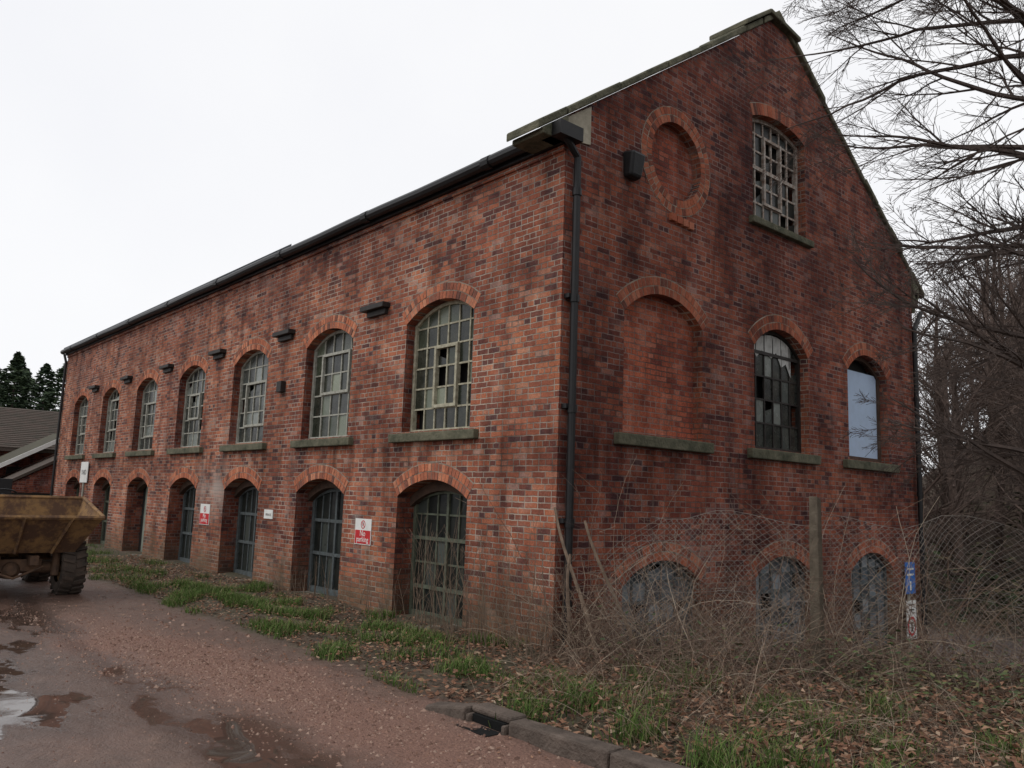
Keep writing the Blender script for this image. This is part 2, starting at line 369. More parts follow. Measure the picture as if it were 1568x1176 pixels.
for i in range(n):
    a=-.5+(Wd/2+.5)*i/n; b_=-.5+(Wd/2+.5)*(i+1)/n-.014; j=U_(0,.03); jx=U_(-.02,.025)
    cop(a,b_,.002+j*.3,.10+j,x1=.06+jx); cop(Wd-b_,Wd-a,.002+j*.3,.10+j,x1=.06-jx)
y0=3.75; yt=4.45
s.hexa([(-.6,y0,zc(y0)+.135),(.12,y0,zc(y0)+.135),(.12,yt,zc(yt)+.135),(-.6,yt,zc(yt)+.135),(-.6,y0,zc(y0)+.22),(.12,y0,zc(y0)+.22),(.12,yt,zc(yt)+.21),(-.6,yt,zc(yt)+.21)])
yb=5.35
s.hexa([(-.6,yt+.002,zc(yt)+.135),(.12,yt+.002,zc(yt)+.135),(.12,yb,zc(yb)+.135),(-.6,yb,zc(yb)+.135),(-.6,yt+.002,zc(yt)+.21),(.12,yt+.002,zc(yt)+.21),(.12,yb,zc(yb)+.21),(-.6,yb,zc(yb)+.21)])
s.obj('gable_coping',M_stone,bld,bevel=.018)
s=Acc(); s.hexa([(-.5,-.42,5.93),(.05,-.42,5.93),(.05,-.002,5.93),(-.5,-.002,5.93),(-.5,-.42,6.0),(.05,-.42,6.0),(.05,-.002,6.29),(-.5,-.002,6.29)])
s.hexa([(-.5,Wd+.002,5.55),(.05,Wd+.002,5.55),(.05,Wd+.25,5.9),(-.5,Wd+.25,5.9),(-.5,Wd+.002,6.29),(.05,Wd+.002,6.29),(.05,Wd+.25,6.1),(-.5,Wd+.25,6.1)])
s.obj('kneeler_stones',M_stone,bld,bevel=.015)
s=Acc(); s.hexa([(.003,.02,6.0),(.02,.02,6.0),(.02,.42,6.05),(.003,.42,6.05),(.003,.02,6.29),(.02,.02,6.29),(.02,.42,6.56),(.003,.42,6.56)])
s.obj('render_patch',M_render,bld,bevel=.006)
s=Acc(); s.pbox(PL,-Lx,0,5.85,5.92,-.02,.03); s.obj('corbel_course',M_brick,bld)
s=Acc(); s.pbox(PL,-Lx-.05,.02,5.925,6.06,-.05,.08)
gp=[(-Lx-.1+(Lx+.22)*k/24,-.155,6.03+.008*math.sin(k*1.7)) for k in range(25)]
s.tube(gp,.078,10,True)
s.pbox(PL,-.12,.2,5.93,6.10,-.1,.28)
for k in range(8): s.cyl((-k*3-1.2,-.155,6.03),(-k*3-1.35,-.155,6.03),.090,10)
s.tube([(.10,-.12,5.98),(.10,-.02,5.9),(.085,.13,5.78),(.085,.13,5.5),(.085,.13,3),(.085,.13,-.3)],.045,10,True)
for zz in (5.3,4.0,2.7,1.4,.5): s.cyl((.085,.13,zz),(.085,.13,zz+.09),.058,12)
for zz in (4.05,1.45,2.75): s.box(.0,.08,.04,.22,zz,zz+.05)
s.tube([(.07,9.85,5.6),(.085,9.48,5.2),(.085,9.48,5.0),(.085,9.48,-1.4)],.045,10,True)
for zz in (3.8,2,.2): s.cyl((.085,9.48,zz),(.085,9.48,zz+.08),.058,12)
s.tube([(-Lx-.0,-.12,5.95),(-Lx+.05,-.06,5.7),(-Lx+.05,-.06,5.5),(-Lx+.05,-.06,0)],.04,8,True)
s.tube([(-Lx,Wd+.12,5.93),(.05,Wd+.12,5.93)],.07,8,True)
s.obj('gutter_and_downpipes',M_black,bld,smoothf=False)
s=Acc(); zr=6.0+.68*Wd/2
s.hexa([(-Lx-.05,-.06,6.065),(-.53,-.06,6.065),(-.53,Wd/2,zr),(-Lx-.05,Wd/2,zr),(-Lx-.05,-.06,6.10),(-.53,-.06,6.10),(-.53,Wd/2,zr+.05),(-Lx-.05,Wd/2,zr+.05)])
s.hexa([(-Lx-.05,Wd/2+.002,zr),(-.53,Wd/2+.002,zr),(-.53,Wd+.14,6.0),(-Lx-.05,Wd+.14,6.0),(-Lx-.05,Wd/2+.002,zr+.05),(-.53,Wd/2+.002,zr+.05),(-.53,Wd+.14,6.05),(-Lx-.05,Wd+.14,6.05)])
s.hexa([(-Lx-.08,-.14,6.10),(-10.4,-.14,6.10),(-10.4,1.5,7.25),(-Lx-.08,1.5,7.25),(-Lx-.08,-.14,6.17),(-10.4,-.14,6.17),(-10.4,1.5,7.32),(-Lx-.08,1.5,7.32)])
s.obj('slate_roof',M_slate,bld)
s=Acc(); s.hexa([(0,1.04,5.82),(.13,1.05,5.83),(.13,1.27,5.83),(0,1.28,5.82),(0,1.02,6.18),(.19,1.03,6.15),(.19,1.29,6.15),(0,1.30,6.18)])
s.obj('wall_alarm_box',simple('alarm_box_grey',(.016,.016,.018),(.012,.012,.012),.5),bld,bevel=.035)  # alarm box casing on the gable, holds no lamp
s=Acc()
for k in range(4): s.pbox(PG,2.0+k*.13,2.1+k*.13,5.50-.01*k,5.60-.01*k,0,.05)
s.obj('projecting_bricks',M_vous,bld)
# ---------------------------------------------------------------- SIGNS
def text(body,size,loc,rot,mat,parent,name):
    cu=bpy.data.curves.new(name,'FONT'); cu.body=body; cu.size=size; cu.align_x='CENTER'; cu.extrude=.001
    o=bpy.data.objects.new(name,cu); cu.materials.append(mat); o.location=loc; o.rotation_euler=rot; link(o,parent)
M_white=simple('sign_white',(.74,.74,.72),(.62,.62,.58),.5,4,.05,.001)
M_red=simple('sign_red',(.52,.025,.03),(.42,.02,.025),.5,4,.05,.001)
M_sblue=simple('sign_blue',(.03,.15,.48),(.025,.12,.40),.5,4,.05,.001)
M_sblk=simple('sign_black',(.02,.02,.02),None,.5,4,.05,.001)
def ringacc(P,c,z,r,t,w,n=20):
    A=Acc()
    for i in range(n):
        a0=2*math.pi*i/n;a1=2*math.pi*(i+1)/n
        q=[(c+rr*math.sin(a),z+rr*math.cos(a)) for rr,a in ((r-t,a0),(r-t,a1),(r,a1),(r,a0))]
        A.quad(*[P(x,zz,w) for x,zz in q])
    return A
def nopark(x,z,w=.45,h=.38):
    e=empty('no_parking_sign')
    a=Acc(); a.pbox(PL,x-w/2,x+w/2,z-h/2,z+h/2,.004,.012); a.obj('sign_panel',M_white,e)
    a=Acc(); a.pbox(PL,x-w/2+.012,x+w/2-.012,z-h/2+.012,z+.02,.0125,.015); a.obj('red_field',M_red,e)
    ringacc(PL,x,z+.105,.062,.014,.0145).obj('prohibition_ring',M_red,e,fix=False)
    a=Acc(); a.tube([PL(x-.04,z+.145,.0145),PL(x+.04,z+.065,.0145)],.006,4); a.obj('prohibition_bar',M_red,e)
    R9=(math.radians(90),0,0)
    text('P',.085,PL(x,z+.075,.013),R9,M_sblk,e,'letter_p')
    text('No',.12,PL(x,z-.065,.016),R9,M_white,e,'text_no')
    text('parking',.115,PL(x,z-.15,.016),R9,M_white,e,'text_parking')
nopark(-4.08,1.14); nopark(-10.3,1.17,.5,.42)
e=empty('wall_notice'); a=Acc(); a.pbox(PL,-7.5,-7.15,1.2,1.36,.004,.012); a.obj('panel',M_white,e); text('PRIVATE',.06,PL(-7.32,1.25,.013),(math.radians(90),0,0),M_brownwood,e,'lettering')
e=empty('white_board_sign'); a=Acc(); a.pbox(PL,-20.1,-19.35,1.75,2.35,.03,.05); a.obj('panel',M_white,e); a=Acc(); a.pbox(PL,-19.76,-19.70,0,1.75,.01,.045); a.obj('post',M_pale,e)
text('YARD',.2,PL(-19.72,1.98,.052),(math.radians(90),0,0),M_sblk,e,'lettering')
e=empty('blue_information_sign'); a=Acc(); a.pbox(PG,8.78,9.18,.24,.80,.06,.07); a.obj('panel',M_sblue,e)
a=Acc(); 
for zz in (.66,.56): a.pbox(PG,8.84,9.12,zz,zz+.035,.0705,.072)
a.pbox(PG,8.95,9.01,.30,.46,.0705,.072); a.obj('white_marks',M_white,e)
a=Acc(); a.cyl((.03,8.98,-1.2),(.03,8.98,.78),.025,8); a.obj('post',M_pale,e)
e=empty('pedestrian_warning_sign'); a=Acc(); a.pbox(PG,8.78,9.18,-.56,.12,.06,.07); a.obj('panel',M_white,e)
ringacc(PG,8.98,-.33,.17,.045,.0725).obj('ring',M_red,e,fix=False)
a=Acc(); a.pbox(PG,8.88,9.08,-.06,-.03,.0705,.072); a.pbox(PG,8.95,9.01,-.42,-.26,.0705,.072); a.pbox(PG,8.88,9.08,.03,.06,.0705,.072); a.obj('marks',M_sblk,e)
# ---------------------------------------------------------------- GROUND
def gz(x,y):
    s=((y-.94)-(x-2.6)*1.05)/1.45
    drop=1.2*smooth(s,-.1,2.6)*smooth(y,.1,3.2)
    drop*=smooth(x,-12,-4)
    z=-drop
    if x>-14 and y>15: z+=15*smooth(x,-16,-3)*smooth(y,15,52)
    if y>-2.3 and y<3: z+=.05*smooth(y,-2.35,-1.4)
    d=math.hypot(x-6.6,y+6.5)
    if d<60:
        z+=.022*noise.noise((x*.7,y*.7,0))+.012*noise.noise((x*3,y*3,4))
        if y<-2.3:
            z+=-.02*math.exp(-((y+4.1+.06*x)/.16)**2)-.02*math.exp(-((y+5.6+.06*x)/.16)**2)
        if y>-2.2: z+=.05*noise.noise((x*1.6,y*1.6,2))*smooth(y,-2.2,-1.6)
    return z
xs=np.unique(np.concatenate([np.linspace(-400,-30,20),np.linspace(-30,-12,40),np.linspace(-12,8,180),np.linspace(8,50,30),np.linspace(50,400,14)]))
ys=np.unique(np.concatenate([np.linspace(-400,-12,16),np.linspace(-12,12,200),np.linspace(12,70,45),np.linspace(70,400,10)]))
V=[(x,y,gz(x,y)) for y in ys for x in xs]; nx=len(xs); F=[(j*nx+i,j*nx+i+1,(j+1)*nx+i+1,(j+1)*nx+i) for j in range(len(ys)-1) for i in range(nx-1)]
me=bpy.data.meshes.new('ground'); me.from_pydata(V,[],F); me.update()
for p in me.polygons: p.use_smooth=True
def ground_mat():
    m=NT('muddy_ground'); g=m.geo(); P=g.outputs['Position']
    sp=m.n.new('ShaderNodeSeparateXYZ'); m.t.links.new(P,sp.inputs[0]); X,Y=sp.outputs[0],sp.outputs[1]
    n1=m.noise(P,.8,5,.62); n2=m.noise(P,5,5,.65); n3=m.noise(P,50,4,.75)
    wet=m.mix(m.ramp(n2,[(.35,0),(.7,1)]),(.066,.040,.030),(.14,.085,.062))
    wet=m.mix(m.math('MULTIPLY',m.ramp(n3,[(.42,0),(.7,1)]),.5),wet,(.21,.14,.11))
    red=m.mix(m.ramp(n3,[(.3,0),(.75,1)]),(.12,.058,.042),(.36,.20,.145))
    yy=m.math('ADD',m.math('MULTIPLY_ADD',X,-.10,Y),m.math('MULTIPLY_ADD',n1,1.7,-.85))
    rm=m.math('MULTIPLY',m.math('MULTIPLY',m.range(yy,-4.05,-3.35,sm=True),m.range(yy,-2.3,-2.9,sm=True)),m.range(X,-6.5,-2.5,sm=True))
    rm=m.math('MULTIPLY_ADD',rm,.9,m.math('MULTIPLY',m.ramp(n1,[(.50,0),(.68,1)]),.25),clamp=True)
    col=m.mix(rm,wet,red)
    tw=m.math('ADD',m.math('MULTIPLY_ADD',X,.06,Y),m.math('MULTIPLY_ADD',n1,.5,-.25))
    tr=m.math('MAXIMUM',m.range(m.math('ABSOLUTE',m.math('ADD',tw,4.15)),.22,.05),m.range(m.math('ABSOLUTE',m.math('ADD',tw,5.6)),.28,.08))
    col=m.mix(m.math('MULTIPLY',tr,.5),col,(.055,.034,.027))
    mp=m.n.new('ShaderNodeMapping'); mp.inputs['Scale'].default_value=(.45,1.2,1); m.t.links.new(P,mp.inputs[0])
    pn=m.math('ADD',m.noise(mp.outputs[0],.9,3,.5),m.math('MULTIPLY',n2,.14))
    pn=m.math('ADD',pn,m.math('MULTIPLY',tr,.05))
    pm=m.range(m.math('ADD',Y,m.math('MULTIPLY',X,-.04)),-3.3,-3.9)
    pud=m.math('MULTIPLY',m.math('MULTIPLY',m.ramp(pn,[(.59,0),(.615,1)]),pm),m.math('SUBTRACT',1,m.math('MULTIPLY',rm,.9)))
    damp=m.math('MULTIPLY',m.ramp(pn,[(.46,0),(.60,1)]),pm)
    col=m.mix(m.math('MULTIPLY',damp,.5),col,(.06,.037,.029))
    col=m.mix(pud,col,(.06,.04,.032))
    n9=m.noise(P,9,5,.7)
    ve=m.range(m.math('ADD',Y,m.math('MULTIPLY_ADD',n2,.7,-.35)),-2.35,-1.95,sm=True)
    soil=m.mix(m.ramp(n9,[(.35,0),(.7,1)]),(.038,.026,.018),(.125,.088,.058))
    soil=m.mix(m.math('MULTIPLY',m.ramp(n1,[(.4,0),(.6,1)]),.4),soil,(.04,.05,.018))
    col=m.mix(ve,col,soil)
    ya=m.range(m.math('SUBTRACT',Y,m.math('MULTIPLY',m.math('ABSOLUTE',X),.25)),3.6,4.2)
    yk=m.math('MULTIPLY',ya,m.range(Y,16,14.5))
    col=m.mix(yk,col,m.mix(n3,(.10,.085,.085),(.17,.145,.145)))
    fl=m.range(Y,15,18); col=m.mix(fl,col,m.mix(n9,(.03,.022,.015),(.075,.05,.03)))
    r=m.mix(damp,m.mix(rm,m.ramp(n2,[(.3,.42),(.7,.62)]),(.78,.78,.78)),(.27,.27,.27))
    r=m.mix(pud,r,(.03,.03,.03))
    r=m.mix(ve,r,(.9,.9,.9))
    h=m.math('ADD',m.math('MULTIPLY',n2,.7),m.math('MULTIPLY',n3,m.math('MULTIPLY_ADD',rm,.32,.20)))
    nb=m.bump(h,m.math('MULTIPLY',m.math('SUBTRACT',1,m.math('MULTIPLY',pud,.993)),m.math('MULTIPLY_ADD',damp,-.35,1)),.06)
    return m.out(col,r,nb,None,.45)
me.materials.append(ground_mat()); link(bpy.data.objects.new('ground',me))
k=Acc(); X=[1.05,1.55,2.02,2.95,3.9,4.85,5.8,6.8]
ky=lambda x:-2.40+.05*(x-1)
for i in range(len(X)-1):
    if i==1: continue
    a,b_=X[i]+.006,X[i+1]-.006
    k.hexa([(a,ky(a)-.08,-.2),(b_,ky(b_)-.08,-.2),(b_,ky(b_)+.10,-.2),(a,ky(a)+.10,-.2),(a,ky(a)-.065,.11-(.08 if i==0 else 0)),(b_,ky(b_)-.065,.115),(b_,ky(b_)+.10,.115),(a,ky(a)+.10,.11-(.07 if i==0 else 0))])
a,b_=1.55,2.02
k.box(a+.006,b_-.006,ky(a)-.01,ky(a)+.16,.072,.125); k.box(a+.006,a+.05,ky(a)-.07,ky(a)+.12,-.2,.071); k.box(b_-.05,b_-.006,ky(a)-.07,ky(a)+.12,-.2,.071)
kr=empty('kerb'); k.obj('kerb_stones',simple('kerb_concrete',(.12,.092,.075),(.05,.038,.03),.85,6,.8,.02),kr,bevel=.02)
k=Acc(); k.box(a+.051,b_-.051,ky(a)-.03,ky(a)+.1,-.1,.07); k.box(a+.05,b_-.05,ky(a)-.20,ky(a)-.05,.0,.012); k.obj('gully_mouth',simple('black_hole',(.003,.003,.003),None,1),kr)
# ---------------------------------------------------------------- vegetation
def leafquad(A,p,size,bend=.3):
    a=U_(0,6.28)
    d=Vector((math.cos(a),math.sin(a),U_(-.4,.4))); d.normalize()
    e=d.cross(Vector((U_(-.5,.5),U_(-.5,.5),1))).normalized()
    p=Vector(p); s=size; n=len(A.v)
    up=d.cross(e)*s*bend*U_(-1,1)
    A.v+=[tuple(p-d*s),tuple(p+e*s*.55+up),tuple(p+d*s),tuple(p-e*s*.55+up)]
    A.f+= [(n,n+1,n+2),(n,n+2,n+3)]
def blade(A,x,y,z,h,w,lean):
    a=U_(0,6.28); dx,dy=math.cos(a),math.sin(a); l=lean*h; n=len(A.v)
    A.v+=[(x-dy*w,y+dx*w,z),(x+dy*w,y-dx*w,z),(x+dx*l*.35+dy*w*.6,y+dy*l*.35-dx*w*.6,z+h*.6),(x+dx*l*.35-dy*w*.6,y+dy*l*.35+dx*w*.6,z+h*.6),(x+dx*l,y+dy*l,z+h*.9)]
    A.f+=[(n,n+1,n+2,n+3),(n+3,n+2,n+4)]
M_grass=island_mat('grass_blades',[(0,(.035,.068,.013)),(.45,(.068,.12,.024)),(.78,(.105,.165,.036)),(.9,(.17,.155,.075)),(1,(.25,.20,.12))])
A=Acc(); cnt=0; tries=0
while cnt<30000 and tries<400000:
    tries+=1
    x=U_(-22,1.8) if rnd()<.5 else U_(-8,1.6); y=-.1-2.15*rnd()
    dens=noise.noise((x*1.3,y*1.9,1))*2.0+.30-abs(y+1.3)*.5
    if x>-.5: dens-=.25*(x+.5)
    if rnd()>dens: continue
    blade(A,x,y,gz(x,y)-.01,U_(.04,.16),U_(.0025,.005),U_(.2,1.2)); cnt+=1
for _ in range(34):
    cx_,cy_=U_(1.5,5.2),U_(-2.1,.4); hh=U_(.7,1.3)
    for _ in range(int(U_(60,260))):
        x,y=random.gauss(cx_,.10),random.gauss(cy_,.10); blade(A,x,y,gz(x,y)-.01,U_(.08,.26)*hh,U_(.0025,.005),U_(.3,1.2))
A.obj('grass',M_grass,None,fix=False)
M_leaf=island_mat('dead_leaves',[(0,(.06,.033,.023)),(.3,(.13,.065,.04)),(.6,(.20,.10,.06)),(.85,(.26,.15,.095)),(1,(.32,.25,.18))])
A=Acc()
for _ in range(22000):
    x=U_(-1.5,6.5); y=U_(-2.3,3.2)
    if x<.25 and y>-.05: continue
    if rnd()>.25+.75*smooth(x,-.5,1.6): continue
    leafquad(A,(x,y,gz(x,y)+U_(0,.07)),U_(.016,.042))
for _ in range(450):
    x=U_(-9,5); y=-2.2-abs(random.gauss(0,.5)); leafquad(A,(x,y,gz(x,y)+.01),U_(.010,.022),bend=.15)
for _ in range(11000):
    x=U_(-14,0); y=U_(-2.1,-.05); leafquad(A,(x,y,gz(x,y)+U_(0,.05)),U_(.014,.032))
A.obj('leaf_litter',M_leaf,None,fix=False)
A=Acc()
def rock(x,y,z,r):
    n=len(A.v)
    for d in ((1,0,0),(0,1,0),(-1,0,0),(0,-1,0),(0,0,.7),(0,0,-.7)):
        q=r*U_(.6,1.15); A.v.append((x+d[0]*q+U_(-.2,.2)*r,y+d[1]*q+U_(-.2,.2)*r,z+d[2]*q))
    for f in ((0,1,4),(1,2,4),(2,3,4),(3,0,4)): A.f.append(tuple(n+i for i in f))
cnt=0
while cnt<10000:
    x=random.gauss(-1,2.2); y=random.gauss(-3.15+.1*x,.40)
    if y>-2.35: continue
    rock(x,y,gz(x,y),abs(random.gauss(0,.008))+.003); cnt+=1
for _ in range(3200):
    x=U_(-9,4.5); y=U_(-6,-2.3); rock(x,y,gz(x,y),abs(random.gauss(0,.005))+.0025)
for _ in range(60):
    x=U_(-6,3.5); y=random.gauss(-2.5,.25); rock(x,y,gz(x,y),U_(.02,.045))
A.obj('gravel',island_mat('gravel_mat',[(0,(.09,.05,.038)),(.5,(.20,.115,.085)),(1,(.30,.21,.165))],.85),None,fix=False)
def grow(A,p,d,L,r,lvl,maxl,up=.0,jit=.18,kids=(4,7),tipmin=.002,sides=3,shrink=.62,spread=.8,seg=.16):
    n=max(4,int(L/seg)); pts=[Vector(p)]; dd=Vector(d).normalized(); dirs=[dd.copy()]
    for i in range(n):
        dd=dd+Vector((random.gauss(0,jit),random.gauss(0,jit),random.gauss(0,jit)+up*(1 if lvl else .3)))*.55; dd.normalize()
        pts.append(pts[-1]+dd*(L/n)); dirs.append(dd.copy())
    rr=[max(tipmin,r*(1-.82*i/n)) for i in range(n+1)]
    A.tube([tuple(q) for q in pts],rr,sides if lvl>1 else 5)
    if lvl>=maxl: return
    k=random.randint(*kids)
    for j in range(k):
        t=.15+.82*(j+rnd())/k; i=min(n-1,int(t*n)); dv=dirs[i]
        perp=Vector((random.gauss(0,1),random.gauss(0,1),random.gauss(0,1))); perp=(perp-perp.dot(dv)*dv).normalized()
        nd=(dv+perp*U_(.5,1.2)*spread).normalized()
        grow(A,pts[i],nd,L*shrink*U_(.6,1.1)*(1.1-.5*t),rr[i]*.62,lvl+1,maxl,up,jit,kids,tipmin,sides,shrink,spread,seg)
M_bark=simple('grey_brown_bark',(.085,.062,.052),(.042,.032,.028),.9,9,.6,.01)
M_twig=simple('twig_bark',(.13,.092,.075),(.06,.044,.037),.9,9,.2,.004)
Rr=Vector((.6574,.7536,0)); Ff=Vector((-.7536,.6574,0))
def bigtree(T,n,z0,z1,Lm,seed):
    random.seed(seed)
    A=Acc(); tq=lambda z:T+Vector((.05*math.sin(z*1.1),.06*math.cos(z*.9),z))
    A.tube([tuple(tq(z)) for z in np.linspace(-.1,z1+.3,14)],list(np.linspace(.13,.035,14)),8)
    for i in range(n):
        z=z0+(z1-z0)*((i+rnd()*.6)/n)**.8; base=tq(z)
        az=U_(-.8,.8) if i%5 else U_(-3,3)
        d=(-Rr)*math.cos(az)+Ff*math.sin(az)+Vector((0,0,U_(-.05,.5)))
        L=(U_(1.8,2.5) if z<5 else U_(2.4,3.5))*Lm
        grow(A,base,d,L,.030*(1-.05*z)+.008,1,4,up=.012,jit=.15,kids=(6,9),tipmin=.0018,shrink=.55,spread=.72,seg=.17)
    return A.obj('bare_tree',M_bark,None,fix=False)
bigtree(Vector((4.9,1.75,0)),30,1.5,8.4,1.0,11)
bigtree(Vector((6.3,4.6,-.1)),26,2.5,9.6,1.15,23)
random.seed(99)
A=Acc()
for _ in range(135):
    x,y=(U_(-1.9,.6),U_(-.85,-.15)) if rnd()<.65 else (U_(-6.5,-1.5),U_(-.7,-.15))
    hgt=U_(.5,1.6) if x>-2.2 else U_(.25,.8)
    grow(A,(x,y,gz(x,y)),(U_(-.3,.3),U_(-.3,.1),1),hgt,U_(.003,.007),1,2,up=.02,jit=.12,kids=(2,4),tipmin=.0016,shrink=.4,spread=.6)
for (a,b_) in (((1.0,-.35,0),(.25,-.2,1.62)),((1.25,.0,0),(.75,-.25,1.5)),((.55,-.4,0),(.6,-.3,1.15))):
    P0=Vector(a);P1=Vector(b_); A.tube([tuple(P0.lerp(P1,t)+Vector((.04*math.sin(5*t),.04*math.cos(4*t),0))) for t in np.linspace(0,1,9)],list(np.linspace(.026,.014,9)),6)
A.obj('saplings',simple('tan_stem',(.22,.16,.115),(.10,.07,.05),.9,9,.3,.004),None,fix=False)
def bramble(A,x,y,L,r,el0=.5,el1=1.4):
    z=gz(x,y); a=U_(0,6.28); el=U_(el0,el1); d=Vector((math.cos(a)*math.cos(el),math.sin(a)*math.cos(el),math.sin(el)))
    n=9; p=Vector((x,y,z)); pts=[p.copy()]; cv=U_(.03,.24)
    for i in range(n):
        d=d+Vector((random.gauss(0,.14),random.gauss(0,.14),-cv)); d.normalize(); p=p+d*(L/n)
        zz=gz(p.x,p.y)
        if p.z<zz+.01: p.z=zz+.01
        if p.x<.05 and p.y>-.05: p.x=.05
        pts.append(p.copy())
    A.tube([tuple(q) for q in pts],list(np.linspace(r,r*.4,n+1)),3)
    for _ in range(random.randint(2,5)):
        q=pts[random.randint(2,n-1)]; dd=Vector((random.gauss(0,1),random.gauss(0,1),random.gauss(.2,.6))).normalized(); l=U_(.12,.42)
        A.tube([tuple(q),tuple(q+dd*l*.5),tuple(q+dd*l+Vector((0,0,U_(-.08,.05))))],[r*.5,r*.4,r*.25],3)
A=Acc()
for _ in range(1800):     # hollow between fence and gable
    y=U_(-.9,8.8); x=U_(.15,3.0) if y<1.5 else U_(.2,3.0+y*.2)
    bramble(A,x,y,U_(.5,1.4)+(.25 if y>2 else 0),U_(.0018,.004))
for _ in range(1150):     # along the fence
    t=U_(-.2,3.8); o_=random.gauss(-.2,.40); x=.9+t+o_*.7; y=-.2+t*.85-o_*.7; bramble(A,x,y,U_(.4,1.3),U_(.0018,.004),.6,1.5)
for _ in range(170):      # taller canes
    t=U_(-.4,3.8); x=.9+t+U_(-.3,.3); y=-.3+t*.85; bramble(A,x,y,U_(1.3,2.3),U_(.0025,.0048),1.0,1.5)
for _ in range(1400):
    x=U_(1.0,6.4); y=U_(-1.9,2.0)+.2*(x-2); bramble(A,x,y,U_(.25,.85),U_(.0015,.003),.2,1.1)
for _ in range(520):      # right-hand side beside the fence
    x=U_(4.2,7.0); y=U_(2.2,6.0); bramble(A,x,y,U_(.8,2.0),U_(.002,.0045))
A.obj('bramble_thicket',island_mat('bramble_stem',[(0,(.075,.045,.037)),(.45,(.15,.10,.073)),(.8,(.25,.185,.135)),(1,(.36,.30,.23))],.85),None,fix=False)
A=Acc()
for _ in range(3600):
    cx_=random.choice(((2.9,1.4),(3.3,.9),(2.2,.8),(4.2,1.6),(3.6,2.4),(1.2,.2),(4.6,.6),(2.6,3.2))); x=random.gauss(cx_[0],.34); y=random.gauss(cx_[1],.34)
    if x<.1: continue
    leafquad(A,(x,y,gz(x,y)+abs(random.gauss(.0,.24))),U_(.018,.042))
A.obj('bramble_leaves',island_mat('bramble_leaf',[(0,(.025,.042,.013)),(.5,(.05,.085,.022)),(.8,(.10,.11,.035)),(1,(.13,.065,.04))],.6,.4),None,fix=False)
A=Acc()
for _ in range(5200):
    x=U_(1.0,5.8); y=U_(-1.8,2.0)
    leafquad(A,(x,y,gz(x,y)+abs(random.gauss(0,.12))),U_(.014,.040),bend=.9)
A.obj('dry_bracken',M_leaf,None,fix=False)
# ---------------------------------------------------------------- fence
fe=empty('chain_link_fence')
path=[Vector((.85,-.25,0)),Vector((2.6,.95,0)),Vector((4.4,2.9,0)),Vector((6.3,4.9,0)),Vector((9,7.5,0))]
A=Acc(); fh=1.58
for s_ in range(len(path)-1):
    a,b_=path[s_],path[s_+1]; L=(b_-a).length; st=.065
    def fp(u,v):
        q=a.lerp(b_,min(1,max(0,u/L)))
        return (q.x+.04*math.sin(u*5+v*3),q.y+.045*math.sin(u*3.1-v*4),gz(q.x,q.y)+.05+v-.09*math.sin(u*2.2)**2*v)
    u=-fh
    while u<L:
        for sg in (0,1):
            pts=[]
            for t in np.linspace(0,fh,10):
                uu=u+(t if sg==0 else fh-t)
                if 0<=uu<=L:
                    if s_==0 and uu<.5 and t>1.0+uu: continue
                    pts.append(fp(uu,t))
            if len(pts)>1: A.tube(pts,.0015,3)
        u+=st
    for hh in (fh,.8): A.tube([fp(t,hh) for t in np.linspace(.1 if s_ else .5,L,12)],.0026,3)
A.obj('wire_mesh',simple('galvanised_wire',(.27,.25,.23),(.13,.10,.08),.6,9,.1,.001,metal=.1),fe,fix=False)
A=Acc()
for q in path[1:]:
    z=gz(q.x,q.y); h=1.78
    A.hexa([(q.x-.06,q.y-.05,z-.3),(q.x+.06,q.y-.05,z-.3),(q.x+.06,q.y+.05,z-.3),(q.x-.06,q.y+.05,z-.3),(q.x-.045,q.y-.04,z+h),(q.x+.045,q.y-.04,z+h),(q.x+.045,q.y+.04,z+h-.03),(q.x-.045,q.y+.04,z+h-.03)])
A.obj('concrete_posts',simple('lichen_concrete',(.14,.115,.085),(.07,.055,.04),.95,10,.8,.015),fe,bevel=.012)
# ---------------------------------------------------------------- woodland
wood=empty('bare_woodland')
protos=[]
for k in range(4):
    A=Acc(); hgt=9
    tp=[Vector((.12*math.sin(z*.7+k),.12*math.cos(z*.6),z)) for z in np.linspace(-.3,hgt*.8,9)]
    A.tube([tuple(q) for q in tp],list(np.linspace(.15,.04,9)),6)
    for i in range(20):
        z=.8+(hgt*.78-.8)*i/20; az=U_(0,6.28); grow(A,(0,0,z),(math.cos(az),math.sin(az),U_(.4,1.2)),U_(1.8,3.4)*(1.1-.05*z),.05*(1-.07*z),1,3,up=.02,jit=.13,kids=(5,8),tipmin=.006,shrink=.58,spread=.8,seg=.4)
    me=bpy.data.meshes.new('woodland_tree_mesh'); me.from_pydata(A.v,[],A.f); me.materials.append(M_twig); protos.append(me)
cnt=0
while cnt<95:
    y=U_(13,50); x=U_(-9,30)
    q=Vector((x-6.65,y+6.53,0)); u=q.dot(Rr)/max(.1,q.dot(Ff))
    if u<.30 or u>1.1: continue
    if y<17 and u<.47: continue
    o=bpy.data.objects.new('tree_%d'%cnt,protos[cnt%4]); o.location=(x,y,gz(x,y)); o.rotation_euler=(0,0,U_(0,6.28)); s_=U_(.7,1.15); o.scale=(s_,s_,s_*U_(.9,1.15)); link(o,wood); cnt+=1
A=Acc()
for _ in range(260):
    y=U_(12.5,34); x=U_(-6,22); base=gz(x,y); R_=U_(.5,1.6)
    for _ in range(90):
        v=Vector((random.gauss(0,1),random.gauss(0,1),random.gauss(0,.8))).normalized()*R_*U_(.6,1.05)
        leafquad(A,(x+v.x,y+v.y,base+.5+abs(v.z)*1.3),U_(.07,.16))
